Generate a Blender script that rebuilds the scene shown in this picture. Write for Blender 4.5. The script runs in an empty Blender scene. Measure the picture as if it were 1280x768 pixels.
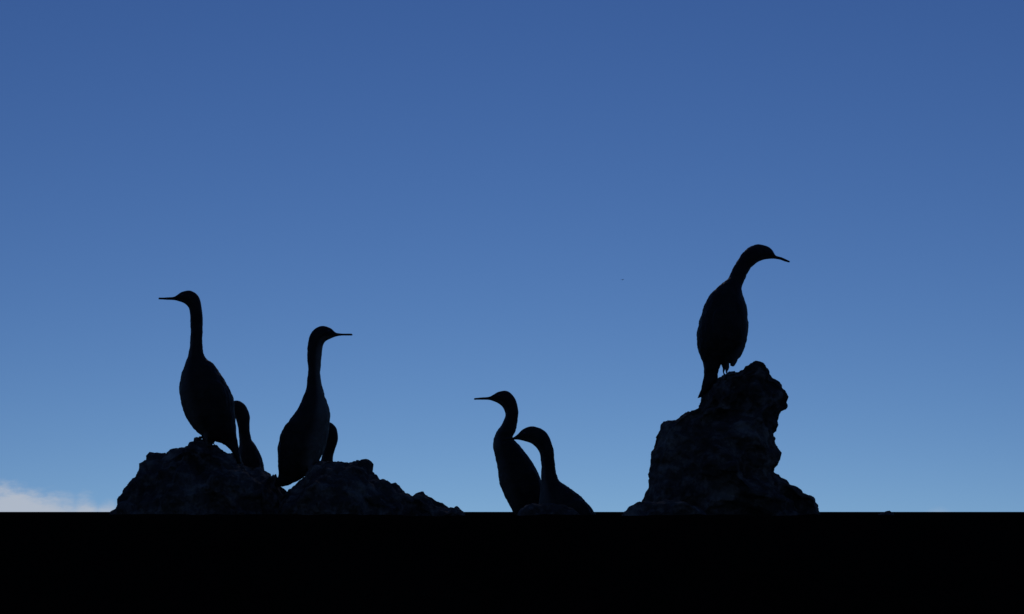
import bpy, bmesh, math, random
import numpy as np
from mathutils import Vector, Matrix, noise
from mathutils.bvhtree import BVHTree

random.seed(7)
scene = bpy.context.scene
C = scene.collection

# ------------------------------------------------------------------ camera
F = 1460.0                      # focal length in photograph pixels (1280 wide)
PITCH = math.atan(256.0 / F)    # the true horizon lies 256 px under the middle
CAMZ = 0.25                     # crouching low over the shore platform
cam_d = bpy.data.cameras.new('camera')
cam = bpy.data.objects.new('camera', cam_d); C.objects.link(cam)
cam_d.sensor_width = 36.0; cam_d.sensor_fit = 'HORIZONTAL'
cam_d.lens = 36.0 * F / 1280.0
cam_d.clip_start = 0.02; cam_d.clip_end = 20000
cam.location = (0, 0, CAMZ)
cam.rotation_euler = (math.pi / 2 + PITCH, 0, 0)
scene.camera = cam

# ------------------------------------------------------------------ sky (dusk)
SUN_EL, SUN_AZ = math.radians(26), math.radians(0)    # beyond the rocks, above the frame: everything is seen against the light
SKY_STRENGTH = 0.10
GAIN = (0.230, 0.268, 0.566)      # white balance of the picture
GAMMA = (1.58, 1.42, 1.06)
SKY_LIFT = 0.18                   # the picture looks up past hills: its lowest sky is already well above the haze band
world = bpy.data.worlds.new('World'); scene.world = world
world.use_nodes = True
wt = world.node_tree
bg = wt.nodes['Background']; bg.inputs[1].default_value = SKY_STRENGTH
sky = wt.nodes.new('ShaderNodeTexSky'); sky.sky_type = 'NISHITA'; sky.sun_disc = False
sky.sun_elevation = SUN_EL; sky.sun_rotation = SUN_AZ
sky.air_density = 1.0; sky.dust_density = 0.0; sky.ozone_density = 3.0

_tc = wt.nodes.new('ShaderNodeTexCoord')
_add = wt.nodes.new('ShaderNodeVectorMath'); _add.operation = 'ADD'; _add.inputs[1].default_value = (0, 0, SKY_LIFT)
_nrm = wt.nodes.new('ShaderNodeVectorMath'); _nrm.operation = 'NORMALIZE'
wt.links.new(_tc.outputs['Generated'], _add.inputs[0]); wt.links.new(_add.outputs[0], _nrm.inputs[0])
wt.links.new(_nrm.outputs[0], sky.inputs[0])

def wmath(op, a, b=None, c=None, clamp=False):
    n = wt.nodes.new('ShaderNodeMath'); n.operation = op; n.use_clamp = clamp
    for i, v in enumerate((a, b, c)):
        if v is None: continue
        if isinstance(v, (int, float)): n.inputs[i].default_value = v
        else: wt.links.new(v, n.inputs[i])
    return n.outputs[0]

sep = wt.nodes.new('ShaderNodeSeparateColor'); wt.links.new(sky.outputs[0], sep.inputs[0])
comb = wt.nodes.new('ShaderNodeCombineColor')
for i in range(3):
    wt.links.new(wmath('MULTIPLY', wmath('POWER', sep.outputs[i], GAMMA[i]), GAIN[i]), comb.inputs[i])

# broken low cloud along the horizon: banks at several bearings, each a soft hump with a ragged top
def bearing(px, py):
    x, y, z = (px - 640) / F, -(py - 384) / F, -1.0
    v = Matrix.Rotation(math.pi / 2 + PITCH, 3, 'X') @ Vector((x, y, z))
    v.normalize()
    return math.atan2(v.x, v.y), v.z
tc = wt.nodes.new('ShaderNodeTexCoord')
sx = wt.nodes.new('ShaderNodeSeparateXYZ'); wt.links.new(tc.outputs['Generated'], sx.inputs[0])
az = wmath('ARCTAN2', sx.outputs[0], sx.outputs[1]); el = sx.outputs[2]
mp = wt.nodes.new('ShaderNodeMapping'); mp.inputs['Scale'].default_value = (1, 1, 2.2)
wt.links.new(tc.outputs['Generated'], mp.inputs[0])
nz = wt.nodes.new('ShaderNodeTexNoise'); nz.inputs['Scale'].default_value = 42
nz.inputs['Detail'].default_value = 8; nz.inputs['Roughness'].default_value = 0.62
wt.links.new(mp.outputs[0], nz.inputs['Vector'])
rag = wmath('MULTIPLY', wmath('SUBTRACT', nz.outputs[0], 0.5), 0.034)
a_main, e_main = bearing(30, 597)
a_puff, e_puff = bearing(108, 611)
a_edge, e_edge = bearing(134, 618)
a_r, e_r = bearing(1172, 636)
banks = [(a_main - .01, .060, e_main), (a_puff, .014, e_puff), (a_edge, .014, e_edge), (a_r, .010, e_r + .004),
         (-.62, .10, .030), (-1.25, .16, .022), (.85, .12, .026), (1.6, .2, .02), (2.4, .15, .03), (-2.2, .2, .026), (3.0, .1, .02)]
height = None
for a0, w, h in banks:
    d = wmath('DIVIDE', wmath('SUBTRACT', az, a0), w)
    g = wmath('MULTIPLY', wmath('EXPONENT', wmath('MULTIPLY', wmath('MULTIPLY', d, d), -1.0)), h)
    height = g if height is None else wmath('MAXIMUM', height, g)
depth = wmath('SUBTRACT', wmath('ADD', height, wmath('MULTIPLY', rag, wmath('MULTIPLY', height, 45.0))), wmath('MAXIMUM', el, 0.0))
mr = wt.nodes.new('ShaderNodeMapRange'); mr.interpolation_type = 'SMOOTHSTEP'
mr.inputs['From Min'].default_value = 0.0; mr.inputs['From Max'].default_value = 0.019
mr.inputs['To Min'].default_value = 0.0; mr.inputs['To Max'].default_value = 0.9
wt.links.new(depth, mr.inputs['Value'])
mixc = wt.nodes.new('ShaderNodeMix'); mixc.data_type = 'RGBA'
wt.links.new(mr.outputs[0], mixc.inputs['Factor'])
wt.links.new(comb.outputs[0], mixc.inputs['A'])
mixc.inputs['B'].default_value = (4.5, 4.95, 5.75, 1)
wt.links.new(mixc.outputs['Result'], bg.inputs[0])

sun_d = bpy.data.lights.new('sun', 'SUN'); sun_d.energy = 0.10; sun_d.angle = math.radians(0.5)
sun_d.color = (1.0, 0.86, 0.72)
sun = bpy.data.objects.new('sun', sun_d); C.objects.link(sun)
_sd = Vector((math.sin(SUN_AZ) * math.cos(SUN_EL), math.cos(SUN_AZ) * math.cos(SUN_EL), math.sin(SUN_EL)))
sun.rotation_euler = _sd.to_track_quat('Z', 'Y').to_euler()

vs = scene.view_settings
vs.view_transform = 'Standard'; vs.look = 'None'; vs.exposure = 0.0; vs.gamma = 1.0; vs.use_curve_mapping = False

# ------------------------------------------------------------------ helpers
ROT = Matrix.Rotation(math.pi / 2 + PITCH, 3, 'X')
def at(px, py, Y):
    """world point seen at photograph pixel (px, py) on the upright plane y = Y"""
    v = ROT @ Vector(((px - 640) / F, -(py - 384) / F, -1.0))
    return Vector((v.x * Y / v.y, Y, CAMZ + v.z * Y / v.y))

def link(name, me, parent=None, mat=None):
    o = bpy.data.objects.new(name, me); C.objects.link(o)
    if mat: me.materials.clear(); me.materials.append(mat)
    if parent: o.parent = parent
    return o

def tag(o, label, cat, group=None):
    o['label'] = label; o['category'] = cat
    if group: o['group'] = group
    return o

def smooth(me):
    me.polygons.foreach_set('use_smooth', [True] * len(me.polygons))

class NT:
    def __init__(s, name):
        s.m = bpy.data.materials.new(name); s.m.use_nodes = True
        s.t = s.m.node_tree; s.b = s.t.nodes['Principled BSDF']
    def n(s, kind, **kw):
        n = s.t.nodes.new(kind)
        for k, v in kw.items(): setattr(n, k, v)
        return n
    def l(s, a, b): s.t.links.new(a, b)
    def coords(s): return s.n('ShaderNodeTexCoord').outputs['Object']
    def noise(s, vec, scale, detail=6, rough=.6):
        n = s.n('ShaderNodeTexNoise'); n.inputs['Scale'].default_value = scale
        n.inputs['Detail'].default_value = detail; n.inputs['Roughness'].default_value = rough
        s.l(vec, n.inputs['Vector']); return n.outputs[0]
    def ramp(s, fac, stops):
        r = s.n('ShaderNodeValToRGB'); e = r.color_ramp.elements
        while len(e) < len(stops): e.new(.5)
        for i, (p, c) in enumerate(stops): e[i].position = p; e[i].color = (*c, 1)
        s.l(fac, r.inputs[0]); return r.outputs[0]
    def bump(s, h, strength, dist, prev=None):
        b = s.n('ShaderNodeBump'); b.inputs['Strength'].default_value = strength
        b.inputs['Distance'].default_value = dist; s.l(h, b.inputs['Height'])
        if prev is not None: s.l(prev, b.inputs['Normal'])
        return b.outputs[0]

def rock_material():
    k = NT('weathered_rock'); v = k.coords()
    base = k.ramp(k.noise(v, 6.5, 9, .68), [(.38, (.028, .020, .0145)), (.54, (.068, .050, .037)), (.68, (.18, .134, .100))])
    lich = k.ramp(k.noise(v, 26, 5, .6), [(.50, (0, 0, 0)), (.80, (.8, .8, .8))])
    mx = k.n('ShaderNodeMix', data_type='RGBA'); k.l(lich, mx.inputs['Factor']); k.l(base, mx.inputs['A'])
    mx.inputs['B'].default_value = (.21, .158, .120, 1)
    k.l(mx.outputs['Result'], k.b.inputs['Base Color'])
    k.b.inputs['Roughness'].default_value = .92; k.b.inputs['Specular IOR Level'].default_value = .15
    vo = k.n('ShaderNodeTexVoronoi'); vo.inputs['Scale'].default_value = 55; k.l(v, vo.inputs['Vector'])
    b1 = k.bump(vo.outputs['Distance'], .8, .010)
    b2 = k.bump(k.noise(v, 120, 6, .7), .6, .004, b1)
    k.l(b2, k.b.inputs['Normal'])
    return k.m

def ground_material():
    k = NT('black_shore_rock'); v = k.coords()
    k.l(k.ramp(k.noise(v, 3.0, 8, .65), [(.3, (.0050, .0034, .0022)), (.7, (.0095, .0065, .0042))]), k.b.inputs['Base Color'])
    k.b.inputs['Roughness'].default_value = 1.0; k.b.inputs['Specular IOR Level'].default_value = 0.0
    k.l(k.bump(k.noise(v, 25, 8, .65), .5, .01), k.b.inputs['Normal'])
    return k.m

def plumage_material(name='plumage', tint=(1, 1, 1)):
    k = NT(name); v = k.coords()
    at_ = k.n('ShaderNodeAttribute'); at_.attribute_name = 'pale'
    dark = k.ramp(k.noise(v, 30, 5, .6), [(.3, tuple(a * b for a, b in zip((.0115, .0078, .0052), tint))), (.7, tuple(a * b for a, b in zip((.027, .0185, .0125), tint)))])
    mx = k.n('ShaderNodeMix', data_type='RGBA'); k.l(at_.outputs['Fac'], mx.inputs['Factor']); k.l(dark, mx.inputs['A'])
    mx.inputs['B'].default_value = (.135, .105, .078, 1)
    k.l(mx.outputs['Result'], k.b.inputs['Base Color'])
    k.b.inputs['Roughness'].default_value = .62; k.b.inputs['Specular IOR Level'].default_value = .12
    mp_ = k.n('ShaderNodeMapping'); mp_.inputs['Scale'].default_value = (1, 1, .5); k.l(v, mp_.inputs[0])
    vo = k.n('ShaderNodeTexVoronoi'); vo.inputs['Scale'].default_value = 75; k.l(mp_.outputs[0], vo.inputs['Vector'])
    b1 = k.bump(vo.outputs['Distance'], .35, .004)
    k.l(k.bump(k.noise(v, 220, 4, .6), .3, .002, b1), k.b.inputs['Normal'])
    return k.m

def plain_material(name, col, rough):
    k = NT(name); v = k.coords()
    k.l(k.ramp(k.noise(v, 60, 3), [(.3, tuple(c * .8 for c in col)), (.7, col)]), k.b.inputs['Base Color'])
    k.b.inputs['Roughness'].default_value = rough
    return k.m

ROCK = rock_material(); GROUND = ground_material(); PLUME = plumage_material(); BROWN = plumage_material('brown_plumage', (2.0, 1.45, 1.2))
EYE = plain_material('eye_gloss', (.03, .012, .008), .15)

# ------------------------------------------------------------------ ground, to the horizon
def ground_height(x, y):
    """a rough shelf with a raised lip between the camera and the gully the rocks stand in"""
    r = math.hypot(x, y - 4); near = math.exp(-(r / 9) ** 2)
    z = .018 * noise.fractal(Vector((x * 1.3, y * 1.3, 3.7)), 1.0, 2.0, 5) * near
    yl = 2.62 + .22 * noise.noise(Vector((x * .7, 0, 9.1)))
    k = math.exp(-((y - yl) / .42) ** 2)
    lip = CAMZ - .0045 - .010 * abs(noise.fractal(Vector((x * 5, y * 5, 1.3)), .9, 2.0, 5))
    return z * (1 - k) + lip * k * math.exp(-(x / 14) ** 4)
def build_ground():
    radii = [0.0] + [0.12 * 1.034 ** i for i in range(340)]
    radii = [r for r in radii if r < 6000] + [6000]
    NA = 360; vs_ = [(0, 4, ground_height(0, 4))]; fs = []
    for r in radii[1:]:
        for a in range(NA):
            x, y = r * math.cos(2 * math.pi * a / NA), 4 + r * math.sin(2 * math.pi * a / NA)
            vs_.append((x, y, ground_height(x, y)))
    for a in range(NA): fs.append((0, 1 + a, 1 + (a + 1) % NA))
    for i in range(len(radii) - 2):
        o0, o1 = 1 + i * NA, 1 + (i + 1) * NA
        for a in range(NA):
            b = (a + 1) % NA; fs.append((o0 + a, o1 + a, o1 + b, o0 + b))
    me = bpy.data.meshes.new('ground'); me.from_pydata(vs_, [], fs); smooth(me)
    o = link('ground', me, None, GROUND); o['kind'] = 'structure'
    return o
build_ground()

# ------------------------------------------------------------------ rocks
solids = []          # (verts, faces) in world space, for standing the birds on
def craggy(verts, faces, amp, seed, name, label, cat='rock', group='rocks the birds perch on'):
    """displace along the normals with knobs, pits and cracks, then link as one mesh"""
    me = bpy.data.meshes.new(name); me.from_pydata(verts, [], faces); me.update()
    n = len(me.vertices)
    co = np.empty(n * 3); me.vertices.foreach_get('co', co); co = co.reshape(-1, 3)
    no = np.empty(n * 3); me.vertices.foreach_get('normal', no); no = no.reshape(-1, 3)
    d = np.empty(n); sv = Vector((seed * 3.1, seed * 1.7, seed * 5.3))
    yd = np.zeros(n)
    for i in range(n):
        p = Vector(co[i]) + sv
        w = noise.noise_vector(p * 9) * .022
        f1 = noise.voronoi((p + w) * 13, distance_metric='DISTANCE')[0]
        f2 = noise.voronoi((p + w) * 36, distance_metric='DISTANCE')[0]
        crack = f1[1] - f1[0]
        pit = noise.fractal(p * 46, .7, 2.1, 4)
        blk = noise.voronoi((p + w * .4) * 8.5, distance_metric='MANHATTAN')[0]
        d[i] = (.75 * (.42 - f1[0]) + .55 * min(crack, .30) + .34 * (.4 - f2[0]) + .42 * min(blk[1] - blk[0], .5)
                + .40 * noise.fractal(p * 22, .75, 2.1, 5) + .22 * min(pit, .1) - .29)
        # big ledges and hollows, in depth only
        yd[i] = 2.6 * noise.fractal(p * 7, .8, 2.2, 4) + 1.2 * (.4 - noise.voronoi((p + w) * 7)[0][0])
    co[:, 1] += yd * amp * np.clip(np.abs(no[:, 1]) * 1.4, 0, 1)
    co += no * (d * amp)[:, None]
    me.vertices.foreach_set('co', co.ravel()); me.update(); smooth(me)
    c = co.mean(0); base = Vector((c[0], c[1], 0))
    me.transform(Matrix.Translation(-base))
    o = link(name, me, None, ROCK); o.location = base
    tag(o, label, cat, group)
    solids.append(([Vector(v) for v in co], faces))
    return o

def ridge_rock(outline, Y, wf, wb, seed, amp, label, name='rock_outcrop', step=.0055, power=2.4, lump=.35):
    """a ridge whose crest follows the skyline; front and back slopes fall to the ground"""
    pts = [at(px, py, Y) for px, py in outline]
    xs = np.array([p.x for p in pts]); zs = np.array([p.z for p in pts])
    x0, x1 = xs[0], xs[-1]; zb = -.06
    nx = int((x1 - x0) / step) + 1; nv = int((wf + wb) / step) + 1
    verts, faces = [], []
    for i in range(nx + 1):
        x = x0 + (x1 - x0) * i / nx; top = float(np.interp(x, xs, zs))
        hh = max(top - zb, .002)
        for j in range(nv + 1):
            v = -1 + 2 * j / nv
            w = (wf if v < 0 else wb) * (.45 + .55 * min(1, hh / .45))
            p = Vector((x, v * .5, seed))
            y = v * w * (1 + .30 * noise.noise(p * 5))
            s = abs(v)
            fall = s ** power
            if v < 0:                                      # lumps stepping down the near face
                fall += lump * s * (1 - s) * (noise.noise(Vector((x * 6.5, s * 3.2, seed * 2.3))) + .25)
            fall = min(max(fall, 0), 1)
            verts.append((x + .012 * s * noise.noise(p * 9), Y + y, zb + hh * (1 - fall)))
    for i in range(nx):
        for j in range(nv):
            a = i * (nv + 1) + j; faces.append((a, a + nv + 1, a + nv + 2, a + 1))
    return craggy(verts, faces, amp, seed, name, label)

LEFT = [(143, 760), (146, 690), (145.5, 642), (146.5, 634), (149, 631), (153.5, 632.5), (155.5, 625), (159, 616), (164.5, 606), (172.5, 597), (179.5, 589.5),
        (183.5, 583.5), (186, 579), (186.8, 571.5), (190, 568.5), (199.3, 567.5), (206, 568), (211.3, 567.5), (215.6, 563),
        (222.5, 559), (231, 555.5), (239.7, 553.5), (241.8, 548), (244.8, 545), (250, 546), (258.6, 550), (267.2, 556.5), (277.5, 564),
        (289.5, 569), (294.7, 574), (303, 579), (312, 584), (320.5, 588), (331, 590.5), (339, 594.5), (341, 594), (342.8, 592.5), (344.2, 598), (347, 604),
        (351, 613), (353.5, 617), (357, 622), (364, 640), (374, 690), (380, 760)]
MID = [(338, 760), (344, 690), (350, 640), (352, 622), (354.5, 617.5), (357, 615), (360, 612), (364, 608), (376, 600), (387.7, 589), (397.9, 577), (403, 576), (411.4, 575), (418, 577.5), (425, 578), (436.8, 576),
       (450.3, 575), (457, 576.5), (461, 581), (463, 587), (464, 593), (469, 596), (480.8, 599), (489.3, 604), (497.7, 608.5), (506.2, 615), (514.7, 617.5),
       (526.5, 615), (536.7, 619), (550.2, 628), (562, 632), (572.2, 630), (578, 635), (582, 641), (588, 665), (596, 700), (604, 760)]
ridge_rock(LEFT, 4.0, .34, .42, 1.3, .026, 'domed craggy rock at far left under the leftmost cormorant')
ridge_rock(MID, 3.98, .36, .40, 4.1, .026, 'low craggy rock sloping down to the right beside the leftmost dome')

def column_rock(left, right, Y, seed, amp, label, depth=.8, name='rock_outcrop', step=.0045):
    """stacked uneven rings between the left and right skyline of an upright rock"""
    L = sorted((at(a, b, Y).z, at(a, b, Y).x) for a, b in left)
    R = sorted((at(a, b, Y).z, at(a, b, Y).x) for a, b in right)
    zt = max(L[-1][0], R[-1][0]); zb = -.06
    nz_ = int((zt - zb) / step); NA = 260; verts, faces = [], []
    for i in range(nz_ + 1):
        z = zb + (zt - .001 - zb) * i / nz_
        xl = np.interp(z, [p[0] for p in L], [p[1] for p in L]); xr = np.interp(z, [p[0] for p in R], [p[1] for p in R])
        cx, hx = (xl + xr) / 2, max((xr - xl) / 2, .001)
        hy = depth * (hx * .55 + .35 * math.sqrt(max(zt - z, 0)) * .45)
        cy = Y + .03 * noise.noise(Vector((z * 5, seed, 0)))
        for a in range(NA):
            t = 2 * math.pi * a / NA; c, s = math.cos(t), math.sin(t)
            ex = math.copysign(abs(c) ** .82, c); ey = math.copysign(abs(s) ** .82, s)
            bulge = 1 + .38 * noise.noise(Vector((c * 2.0 + seed, s * 2.0, z * 7))) + .2 * noise.noise(Vector((c * 4, s * 4 + seed, z * 13)))
            verts.append((cx + hx * ex, cy + hy * ey * bulge, z))
    for i in range(nz_):
        for a in range(NA):
            b = (a + 1) % NA; faces.append((i * NA + a, i * NA + b, (i + 1) * NA + b, (i + 1) * NA + a))
    faces.append(tuple(nz_ * NA + a for a in range(NA)))
    return craggy(verts, faces, amp, seed, name, label)

TL = [(775, 770), (788, 680), (799, 645), (803, 628), (808.5, 613.5), (811.5, 600), (812, 584), (815.5, 568), (818.5, 555), (819, 545.4), (826.5, 534),
      (834, 527), (846, 520.5), (860, 514), (873, 511.8), (876, 500), (880.5, 492), (888, 480.5), (895, 473), (908, 471), (915, 468), (924, 466.5), (930, 459.5), (935.5, 453.5), (941, 451.4)]
TR = [(1050, 770), (1040, 700), (1026, 655), (1022, 639), (1018.5, 627), (1013, 622.5), (1000, 617.5), (992, 611), (981.5, 603.5), (971, 599), (963.5, 591), (968, 581.5), (973, 573.5),
      (973, 565.5), (968, 555), (970.5, 549.5), (968.8, 543), (973, 537), (973.4, 528), (975.6, 517.4), (980.8, 508), (984.4, 498.7), (978.5, 487), (973, 478.6), (966.5, 475.5), (960, 462.5), (952, 454.5), (945, 451.4)]
column_rock(TL, TR, 4.05, 7.7, .019, 'tall jagged upright rock on the right with a notched right edge')

ridge_rock([(764, 760), (768, 690), (772, 645), (777, 637), (785, 632.5), (798, 627.5), (815, 624.5), (832, 623.5), (850, 625.5), (868, 630), (884, 637), (893, 645), (900, 690), (906, 760)],
           3.55, .22, .20, 9.2, .018, 'low rounded boulder at the left foot of the tall upright rock', name='boulder')
ridge_rock([(634, 760), (640, 690), (646, 641), (650, 635), (657, 630.5), (665, 628), (674, 627), (684, 626.6), (693, 627.5), (702, 629.5), (709, 631), (718, 636), (726, 643), (734, 690), (742, 760)],
           3.62, .20, .14, 12.4, .016, 'low boulder in front of the hunched cormorant in the centre', name='boulder')
ridge_rock([(596, 760), (606, 715), (622, 699), (650, 692), (690, 695), (730, 697), (760, 700), (784, 722), (796, 760)],
           4.16, .30, .26, 15.8, .012, 'flat low rock under the two cormorants in the centre', name='boulder')
ridge_rock([(1070, 760), (1080, 690), (1092, 646), (1100, 641.5), (1106, 639), (1111, 637.6), (1115, 640.5), (1120, 648), (1132, 690), (1142, 760)],
           4.1, .16, .16, 18.5, .005, 'small pointed rock barely rising at far right, right of the tall rock', name='boulder')

bv_v, bv_f = [], []
for v_, f_ in solids:
    o_ = len(bv_v); bv_v += v_; bv_f += [tuple(i + o_ for i in f) for f in f_]
BVH = BVHTree.FromPolygons(bv_v, bv_f)
def floor_under(x, y, ztop):
    h = BVH.ray_cast(Vector((x, y, ztop)), Vector((0, 0, -1)))
    return h[0].z if h[0] is not None and h[0].z > 0 else ground_height(x, y)

# ------------------------------------------------------------------ birds
def catmull(rows, sub):
    P = [np.array(r, float) for r in rows]; out = []
    for i in range(len(P) - 1):
        p0, p1, p2, p3 = P[max(i - 1, 0)], P[i], P[i + 1], P[min(i + 2, len(P) - 1)]
        for k in range(sub):
            t = k / sub
            out.append(.5 * ((2 * p1) + (p2 - p0) * t + (2 * p0 - 5 * p1 + 4 * p2 - p3) * t ** 2 + (3 * p1 - p0 - 3 * p2 + p3) * t ** 3))
    out.append(P[-1]); return out

def add_loft(bm, rings):
    """rings: list of lists of points, closed with end caps"""
    vr = [[bm.verts.new(p) for p in r] for r in rings]
    n = len(vr[0])
    for i in range(len(vr) - 1):
        for a in range(n):
            b = (a + 1) % n; bm.faces.new((vr[i][a], vr[i][b], vr[i + 1][b], vr[i + 1][a]))
    bm.faces.new(vr[0][::-1]); bm.faces.new(vr[-1])

def ring(c, h, d, n=28, e=1.0):
    out = []
    for a in range(n):
        t = 2 * math.pi * a / n; cs, sn = math.cos(t), math.sin(t)
        out.append(c + h * math.copysign(abs(cs) ** e, cs) + d * math.copysign(abs(sn) ** e, sn))
    return out

def tube(bm, pts, radii, n=10):
    rings = []
    for i, p in enumerate(pts):
        q = (pts[min(i + 1, len(pts) - 1)] - pts[max(i - 1, 0)]).normalized()
        u = q.orthogonal().normalized(); w = q.cross(u)
        rings.append([p + (u * math.cos(2 * math.pi * a / n) + w * math.sin(2 * math.pi * a / n)) * radii[i] for a in range(n)])
    add_loft(bm, rings)

def bird(rows, Y, yaw, label, neck=(3, 10), body=(10, -4), tailw=.026, bodyk=.82, legs=None, blade=None, eye=4, pale=.5, foot=1.0, coat=None):
    """rows: (under x, y, back x, y) from bill tip to tail tip; the bird lies in an upright plane turned by yaw"""
    n0 = len(rows); body = (body[0], n0 + body[1])
    xref = sum((r[0] + r[2]) / 2 for r in rows[body[0]:body[1]]) / (body[1] - body[0])
    ty = math.tan(yaw); perp = Vector((-math.sin(yaw), math.cos(yaw), 0))
    def wp(px, py): return at(px, py, Y + (px - xref) / F * Y * ty)
    SUB = 6
    R = catmull(rows, SUB)
    bm = bmesh.new(); rings = []; info = []
    for i, r in enumerate(R):
        s = i / SUB
        A, B = wp(r[0], r[1]), wp(r[2], r[3]); c = (A + B) / 2; h = (A - B) / 2
        L = max(h.length, .0036); h = h.normalized() * L
        k = float(np.interp(s, [0, neck[0] - .5, neck[0] + .8, neck[0] + 2.5, neck[0] + 4.5, neck[1], neck[1] + 3], [1.0, 1.2, .85, .78, .92, .95, bodyk]))
        dl = L * k
        tl = (s - body[1]) / max(n0 - 1 - body[1], 1)
        if tl > 0: dl = max(dl * (1 - tl), 0) + tl * tailw
        rings.append(ring(c, h, perp * dl, e=.92)); info.append((c, h, s, dl))
    add_loft(bm, rings)
    # folded wings lying against the flanks, ending in blades over the tail
    i0, i1 = int((body[0] + .4) * SUB), int((body[1] + .5) * SUB)
    for sd in (-1, 1):
        wr = []
        for i in range(i0, i1 + 1):
            c, h, s, dl = info[i]; t = (i - i0) / (i1 - i0)
            prof = max(.12, min(1, 5 * t)) * (1 - .72 * t ** 2.2)
            wr.append(ring(c - h * (.30 - .1 * t) + perp * (sd * dl * (.74 - .1 * t)), h * (.56 * prof), perp * (dl * .34 * max(.35, prof)), 20))
        add_loft(bm, wr)
    if blade:
        br = []
        for r in catmull(blade, 4):
            A, B = wp(r[0], r[1]), wp(r[2], r[3]); br.append(ring((A + B) / 2 - perp * .04 - Vector((.04 * math.sin(yaw), 0, 0)), (A - B) / 2, perp * .012, 16))
        add_loft(bm, br)
    # legs and webbed feet, down to whatever carries the bird
    fwd = Vector((math.cos(yaw), math.sin(yaw), 0)) * (1 if rows[0][0] > xref else -1)
    for (lx, ly), sd in zip(legs, (-1, 1)):
        top = wp(lx, ly) + perp * (sd * .030)
        zf = floor_under(top.x, top.y, top.z + .03)
        zf = min(zf, top.z)
        ank = Vector((top.x, top.y, zf + .008))
        st = top + Vector((0, 0, .045)) - fwd * .006
        tube(bm, [st, top, (top + ank) / 2 - fwd * .004, ank], [.015, .0065, .0036, .0036])
        for ang, ln in ((-.55, .042), (-.12, .055), (.3, .050), (2.7, .026)):
            dirv = Matrix.Rotation(ang * sd, 3, 'Z') @ fwd
            tip = ank + dirv * ln * foot
            tip.z = max(min(floor_under(tip.x, tip.y, ank.z + .04), ank.z + .02), ank.z - .03) + .004
            tube(bm, [ank, (ank + tip) / 2 + Vector((0, 0, .004)), tip], [.0045, .0040, .0026], 8)
    bmesh.ops.recalc_face_normals(bm, faces=bm.faces)
    me0 = bpy.data.meshes.new('tmp'); bm.to_mesh(me0); bm.free()
    tmp = bpy.data.objects.new('tmp', me0); C.objects.link(tmp)
    md = tmp.modifiers.new('r', 'REMESH'); md.mode = 'VOXEL'; md.voxel_size = .0025
    dg = bpy.context.evaluated_depsgraph_get(); dg.update()
    me = bpy.data.meshes.new_from_object(tmp.evaluated_get(dg)); me.name = 'body'
    bpy.data.objects.remove(tmp); bpy.data.meshes.remove(me0)
    # pale foreneck and breast
    nv = len(me.vertices); co = np.empty(nv * 3); me.vertices.foreach_get('co', co); co = co.reshape(-1, 3)
    sel = [q for q in info if neck[0] + .2 <= q[2] <= body[1] - .5]
    cs = np.array([q[0] for q in sel]); hs = np.array([q[1] for q in sel])
    val = np.zeros(nv)
    for a in range(0, nv, 4000):
        d2 = ((co[a:a + 4000, None, :] - cs[None]) ** 2).sum(2); j = d2.argmin(1)
        t = ((co[a:a + 4000] - cs[j]) * hs[j]).sum(1) / (hs[j] ** 2).sum(1)
        x = np.clip((t - .35) / .5, 0, 1); val[a:a + 4000] = x * x * (3 - 2 * x) * pale
    # slightly ruffled plumage
    no = np.empty(nv * 3); me.vertices.foreach_get('normal', no); no = no.reshape(-1, 3)
    hd = np.array(info[int((neck[0] + 1) * SUB)][0])
    tip = np.array(info[0][0]); ax_ = hd - tip
    tt = np.clip(((co - tip) @ ax_) / (ax_ @ ax_), 0, 1)
    far = np.clip((np.linalg.norm(co - (tip + tt[:, None] * ax_), axis=1) - .03) / .08, 0, 1)
    ruf = np.array([noise.fractal(Vector((v[0] * 60, v[1] * 60, v[2] * 34 + Y)), .7, 2.2, 4) + .8 * noise.noise(Vector((v[0] * 22, v[1] * 22, v[2] * 16))) for v in co])
    co = co + no * (ruf * far * .0021)[:, None]
    me.vertices.foreach_set('co', co.ravel()); me.update()
    att = me.attributes.new('pale', 'FLOAT', 'POINT'); att.data.foreach_set('value', val.astype(np.float32))
    smooth(me)
    base = Vector((info[i1][0].x, info[i1][0].y, float(co[:, 2].min())))
    me.transform(Matrix.Translation(-base))
    root = bpy.data.objects.new('cormorant', None); C.objects.link(root); root.location = base
    root.empty_display_size = .1
    tag(root, label, 'bird', 'cormorants perched on the rocks')
    link('body', me, root, coat or PLUME)
    # eyes
    c, h, s, dl = info[int(eye * SUB)]
    for sd in (-1, 1):
        b = bmesh.new(); bmesh.ops.create_uvsphere(b, u_segments=12, v_segments=8, radius=.0042)
        bmesh.ops.scale(b, vec=(1, .8, 1), verts=b.verts)
        em = bpy.data.meshes.new('eye'); b.to_mesh(em); b.free(); smooth(em)
        e = link('eye', em, root, EYE); e.location = c - h * .25 + perp * (sd * dl * .90) - base
    return root

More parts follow.
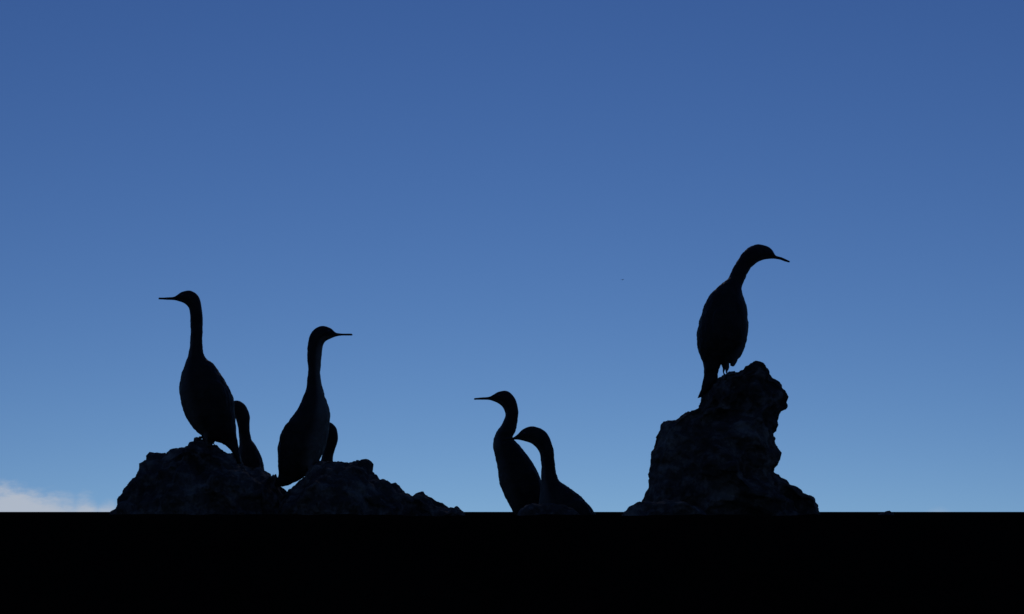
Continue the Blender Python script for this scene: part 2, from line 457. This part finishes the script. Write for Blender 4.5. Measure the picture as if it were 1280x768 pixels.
B1 = [(198, 374.2, 198.3, 372.4), (207, 375, 207, 372), (217.3, 375.4, 217.3, 371.2), (222.8, 376.6, 222.1, 368.5), (229.6, 379, 228, 364.9), (234.4, 383, 239, 363.8),
      (237, 389, 249, 372), (238.1, 403, 253, 392), (238.1, 416.5, 253, 412), (237.2, 433, 253.5, 432), (233.8, 448, 256, 446), (227.3, 467, 268, 457), (224, 483, 279, 472),
      (225.5, 499, 288, 489), (231, 517, 292.5, 502), (240, 534, 293.5, 520), (256, 547, 295, 536), (278, 555, 296.8, 548), (288, 563, 298.4, 558), (293.5, 571, 300.5, 569), (297, 579, 302, 578)]
bird(B1, 4.0, math.radians(12), 'tall upright cormorant facing left on the crest of the leftmost rock', neck=(3, 10), body=(11, -4), legs=[(258, 549), (266, 551)])
B2 = [(440.6, 419.6, 440.4, 417.4), (433, 419.6, 433, 417.4), (426, 419.9, 426, 417), (419.5, 421, 419.5, 415.7), (413, 423.4, 412.5, 410), (406.5, 426.7, 402, 407.8), (403.2, 431.5, 391, 414.8),
      (401.5, 440, 385.3, 432), (400.6, 452, 385, 451), (400, 464, 385.5, 464), (401.3, 478.4, 385.2, 477), (404.5, 492, 382.5, 490), (408.5, 505, 377.5, 505), (411.6, 518, 366, 523),
      (409.5, 533, 356, 539), (405.8, 553, 350.5, 555), (401, 567.4, 349, 570), (395, 580, 349.5, 582), (386, 590, 350, 590), (374, 600, 348.5, 595), (362, 606, 346, 601), (352, 609, 343.5, 606.5)]
bird(B2, 3.97, math.radians(-14), 'long-necked cormorant facing right, perched where the two left rocks meet', neck=(3, 11), body=(12, -4), legs=[(392, 584), (388, 589)], foot=.6, pale=.8)
B3 = [(592.4, 500, 592.5, 498), (601, 500, 601, 497), (611, 500.2, 611, 496.2), (616, 501.5, 617, 493.3), (622, 504, 623.5, 489.8), (627, 507.6, 634, 489), (630, 512, 643, 497), (631.6, 518.5, 647.2, 509),
      (630, 525, 647.6, 519), (626.5, 532.5, 646, 531), (621, 540.5, 644, 540), (617.3, 550, 641, 548), (616.2, 558, 650, 557.5), (618.5, 568, 659, 570), (621.3, 582, 668, 583.5), (623.5, 597, 675, 598),
      (628, 612, 679.5, 612), (634, 626, 682, 627), (641, 639, 683, 642), (650, 651, 684, 655), (662, 662, 687, 668), (674, 673, 691, 680), (686, 688, 694, 690)]
bird(B3, 4.16, math.radians(10), 'central cormorant with S-curved neck, head raised and level bill pointing left', neck=(3, 12), body=(13, -4), legs=[(655, 656), (662, 660)])
B5 = [(627, 551, 627, 549), (635, 550.4, 635, 547.5), (641.5, 549.9, 641, 547), (648, 550, 646.5, 543.5), (656, 551.8, 654, 536.5), (664.4, 554.7, 665, 533), (670.6, 560, 678, 537.3), (675, 567, 687, 547.5),
      (676.6, 576.6, 692, 563), (677, 587.5, 693.7, 581), (676.6, 598, 695.5, 593), (676, 607, 700, 602), (675, 618, 712, 610.5), (674, 632, 725, 620.5), (676, 648, 738, 634), (684, 664, 748, 649),
      (697, 676, 756, 664), (712, 684, 762, 678), (730, 690, 768, 690), (750, 696, 776, 701), (772, 708, 784, 713)]
bird(B5, 3.97, math.radians(8), 'hunched cormorant in the centre, bowed head and bill against its neighbour\'s neck', neck=(3, 11), body=(12, -4), legs=[(702, 677), (710, 681)])
B4 = [(986.9, 328.6, 986.8, 326.4), (981, 327, 981.5, 324), (975.5, 324.9, 976.5, 321.8), (967.5, 323.7, 969, 319.4), (960, 324, 964, 312.5), (953.6, 325.2, 957, 307.8), (946.6, 328, 945, 305.8), (941, 332.5, 934.5, 311),
      (936.8, 337, 926.5, 320), (932, 345, 918.5, 332.5), (928, 354, 911, 348), (925, 363, 900, 357.3), (926, 373, 889.5, 368), (929.5, 383, 883, 382), (931.5, 396, 878, 398), (931.5, 411, 874.2, 415),
      (928, 427, 874.8, 432), (919, 440, 878, 445), (908, 448.5, 880.4, 454), (899.5, 457.5, 881, 463), (896.5, 467, 880.8, 469), (895.5, 477, 878.8, 477), (887.5, 487.5, 875.6, 487.5), (877, 496.5, 871.8, 498.5)]
bird(B4, 4.03, math.radians(20), 'lone cormorant on top of the tall rock, leaning right, seen from behind', neck=(3, 11), body=(12, -5), tailw=.008, bodyk=.8, legs=[(903.6, 461), (911, 459)], foot=.6,
     blade=[(933.5, 405, 912, 410), (933, 417, 908, 424), (929.5, 432, 906, 438), (925, 443.5, 908, 447), (919, 452.5, 910.5, 453.5), (914, 460, 911.5, 458.5)], pale=.6)
B6 = [(262, 513.4, 262, 511.4), (270, 513.8, 270, 511), (277, 514.5, 277, 509), (282, 516, 282, 505.5), (288, 518.5, 289, 502), (293, 521, 299, 501.2), (295.5, 526, 308, 508.5), (297, 533, 312, 520), (298.5, 542, 312, 534),
      (299.5, 552, 313.5, 547.5), (298.5, 560, 319, 556), (296, 570, 326.5, 569), (294, 582, 330, 584), (295, 596, 332, 600), (300, 610, 333, 615), (308, 622, 334, 628), (318, 634, 336, 640), (328, 646, 338, 652)]
bird(B6, 4.30, math.radians(10), 'small cormorant half hidden behind the tail of the leftmost cormorant', neck=(3, 9), body=(10, -3), legs=[(308, 622), (312, 626)], coat=BROWN)
B7 = [(375, 540.4, 375, 538.2), (382, 540.8, 382, 537.8), (388, 541.5, 388, 536.5), (395, 543.5, 395, 534), (402, 546, 403, 530), (405, 549, 412, 527.8), (406.5, 552, 420, 534.5), (407, 556, 422.5, 545), (405.5, 560, 421.2, 555),
      (403.5, 566, 418.5, 563), (401.5, 573, 416.5, 572), (399, 583, 417, 583), (396, 596, 421, 597), (396, 612, 426, 612), (400, 628, 430, 630), (408, 642, 432, 645), (416, 652, 433, 656), (424, 662, 434, 666)]
bird(B7, 4.28, math.radians(8), 'cormorant hidden behind the right-facing one, only its curved nape showing', neck=(3, 10), body=(11, -3), legs=[(405, 638), (411, 641)])

# a bird far off in the open sky
def flying_bird(px, py, D, label):
    c = at(px, py, D); bm = bmesh.new()
    ax = Vector((.75, .66, 0)); side = Vector((-.66, .75, 0)); up = Vector((0, 0, 1))
    L = .42
    add_loft(bm, [ring(ax * (t * L), side * r, up * r, 12) for t, r in ((-.5, .006), (-.3, .03), (-.1, .055), (.15, .06), (.32, .035), (.42, .03), (.48, .012), (.55, .004))])
    for sd in (-1, 1):
        wr = []
        for t, z, sw, ch in ((0, .01, .05, .10), (.3, .07, .07, .095), (.6, .10, .03, .075), (.85, .09, -.04, .05), (1, .07, -.10, .012)):
            wr.append(ring(side * (sd * t * .52) + up * z + ax * sw, ax * ch, up * .009, 12))
        add_loft(bm, wr)
    bmesh.ops.recalc_face_normals(bm, faces=bm.faces)
    me = bpy.data.meshes.new('flying_bird'); bm.to_mesh(me); bm.free(); smooth(me)
    at_ = me.attributes.new('pale', 'FLOAT', 'POINT'); at_.data.foreach_set('value', [.6] * len(me.vertices))
    o = link('flying_bird', me, None, PLUME); o.location = c
    tag(o, label, 'bird')
flying_bird(778, 350, 240, 'tiny distant bird flying in the open sky, mere speck right of centre')
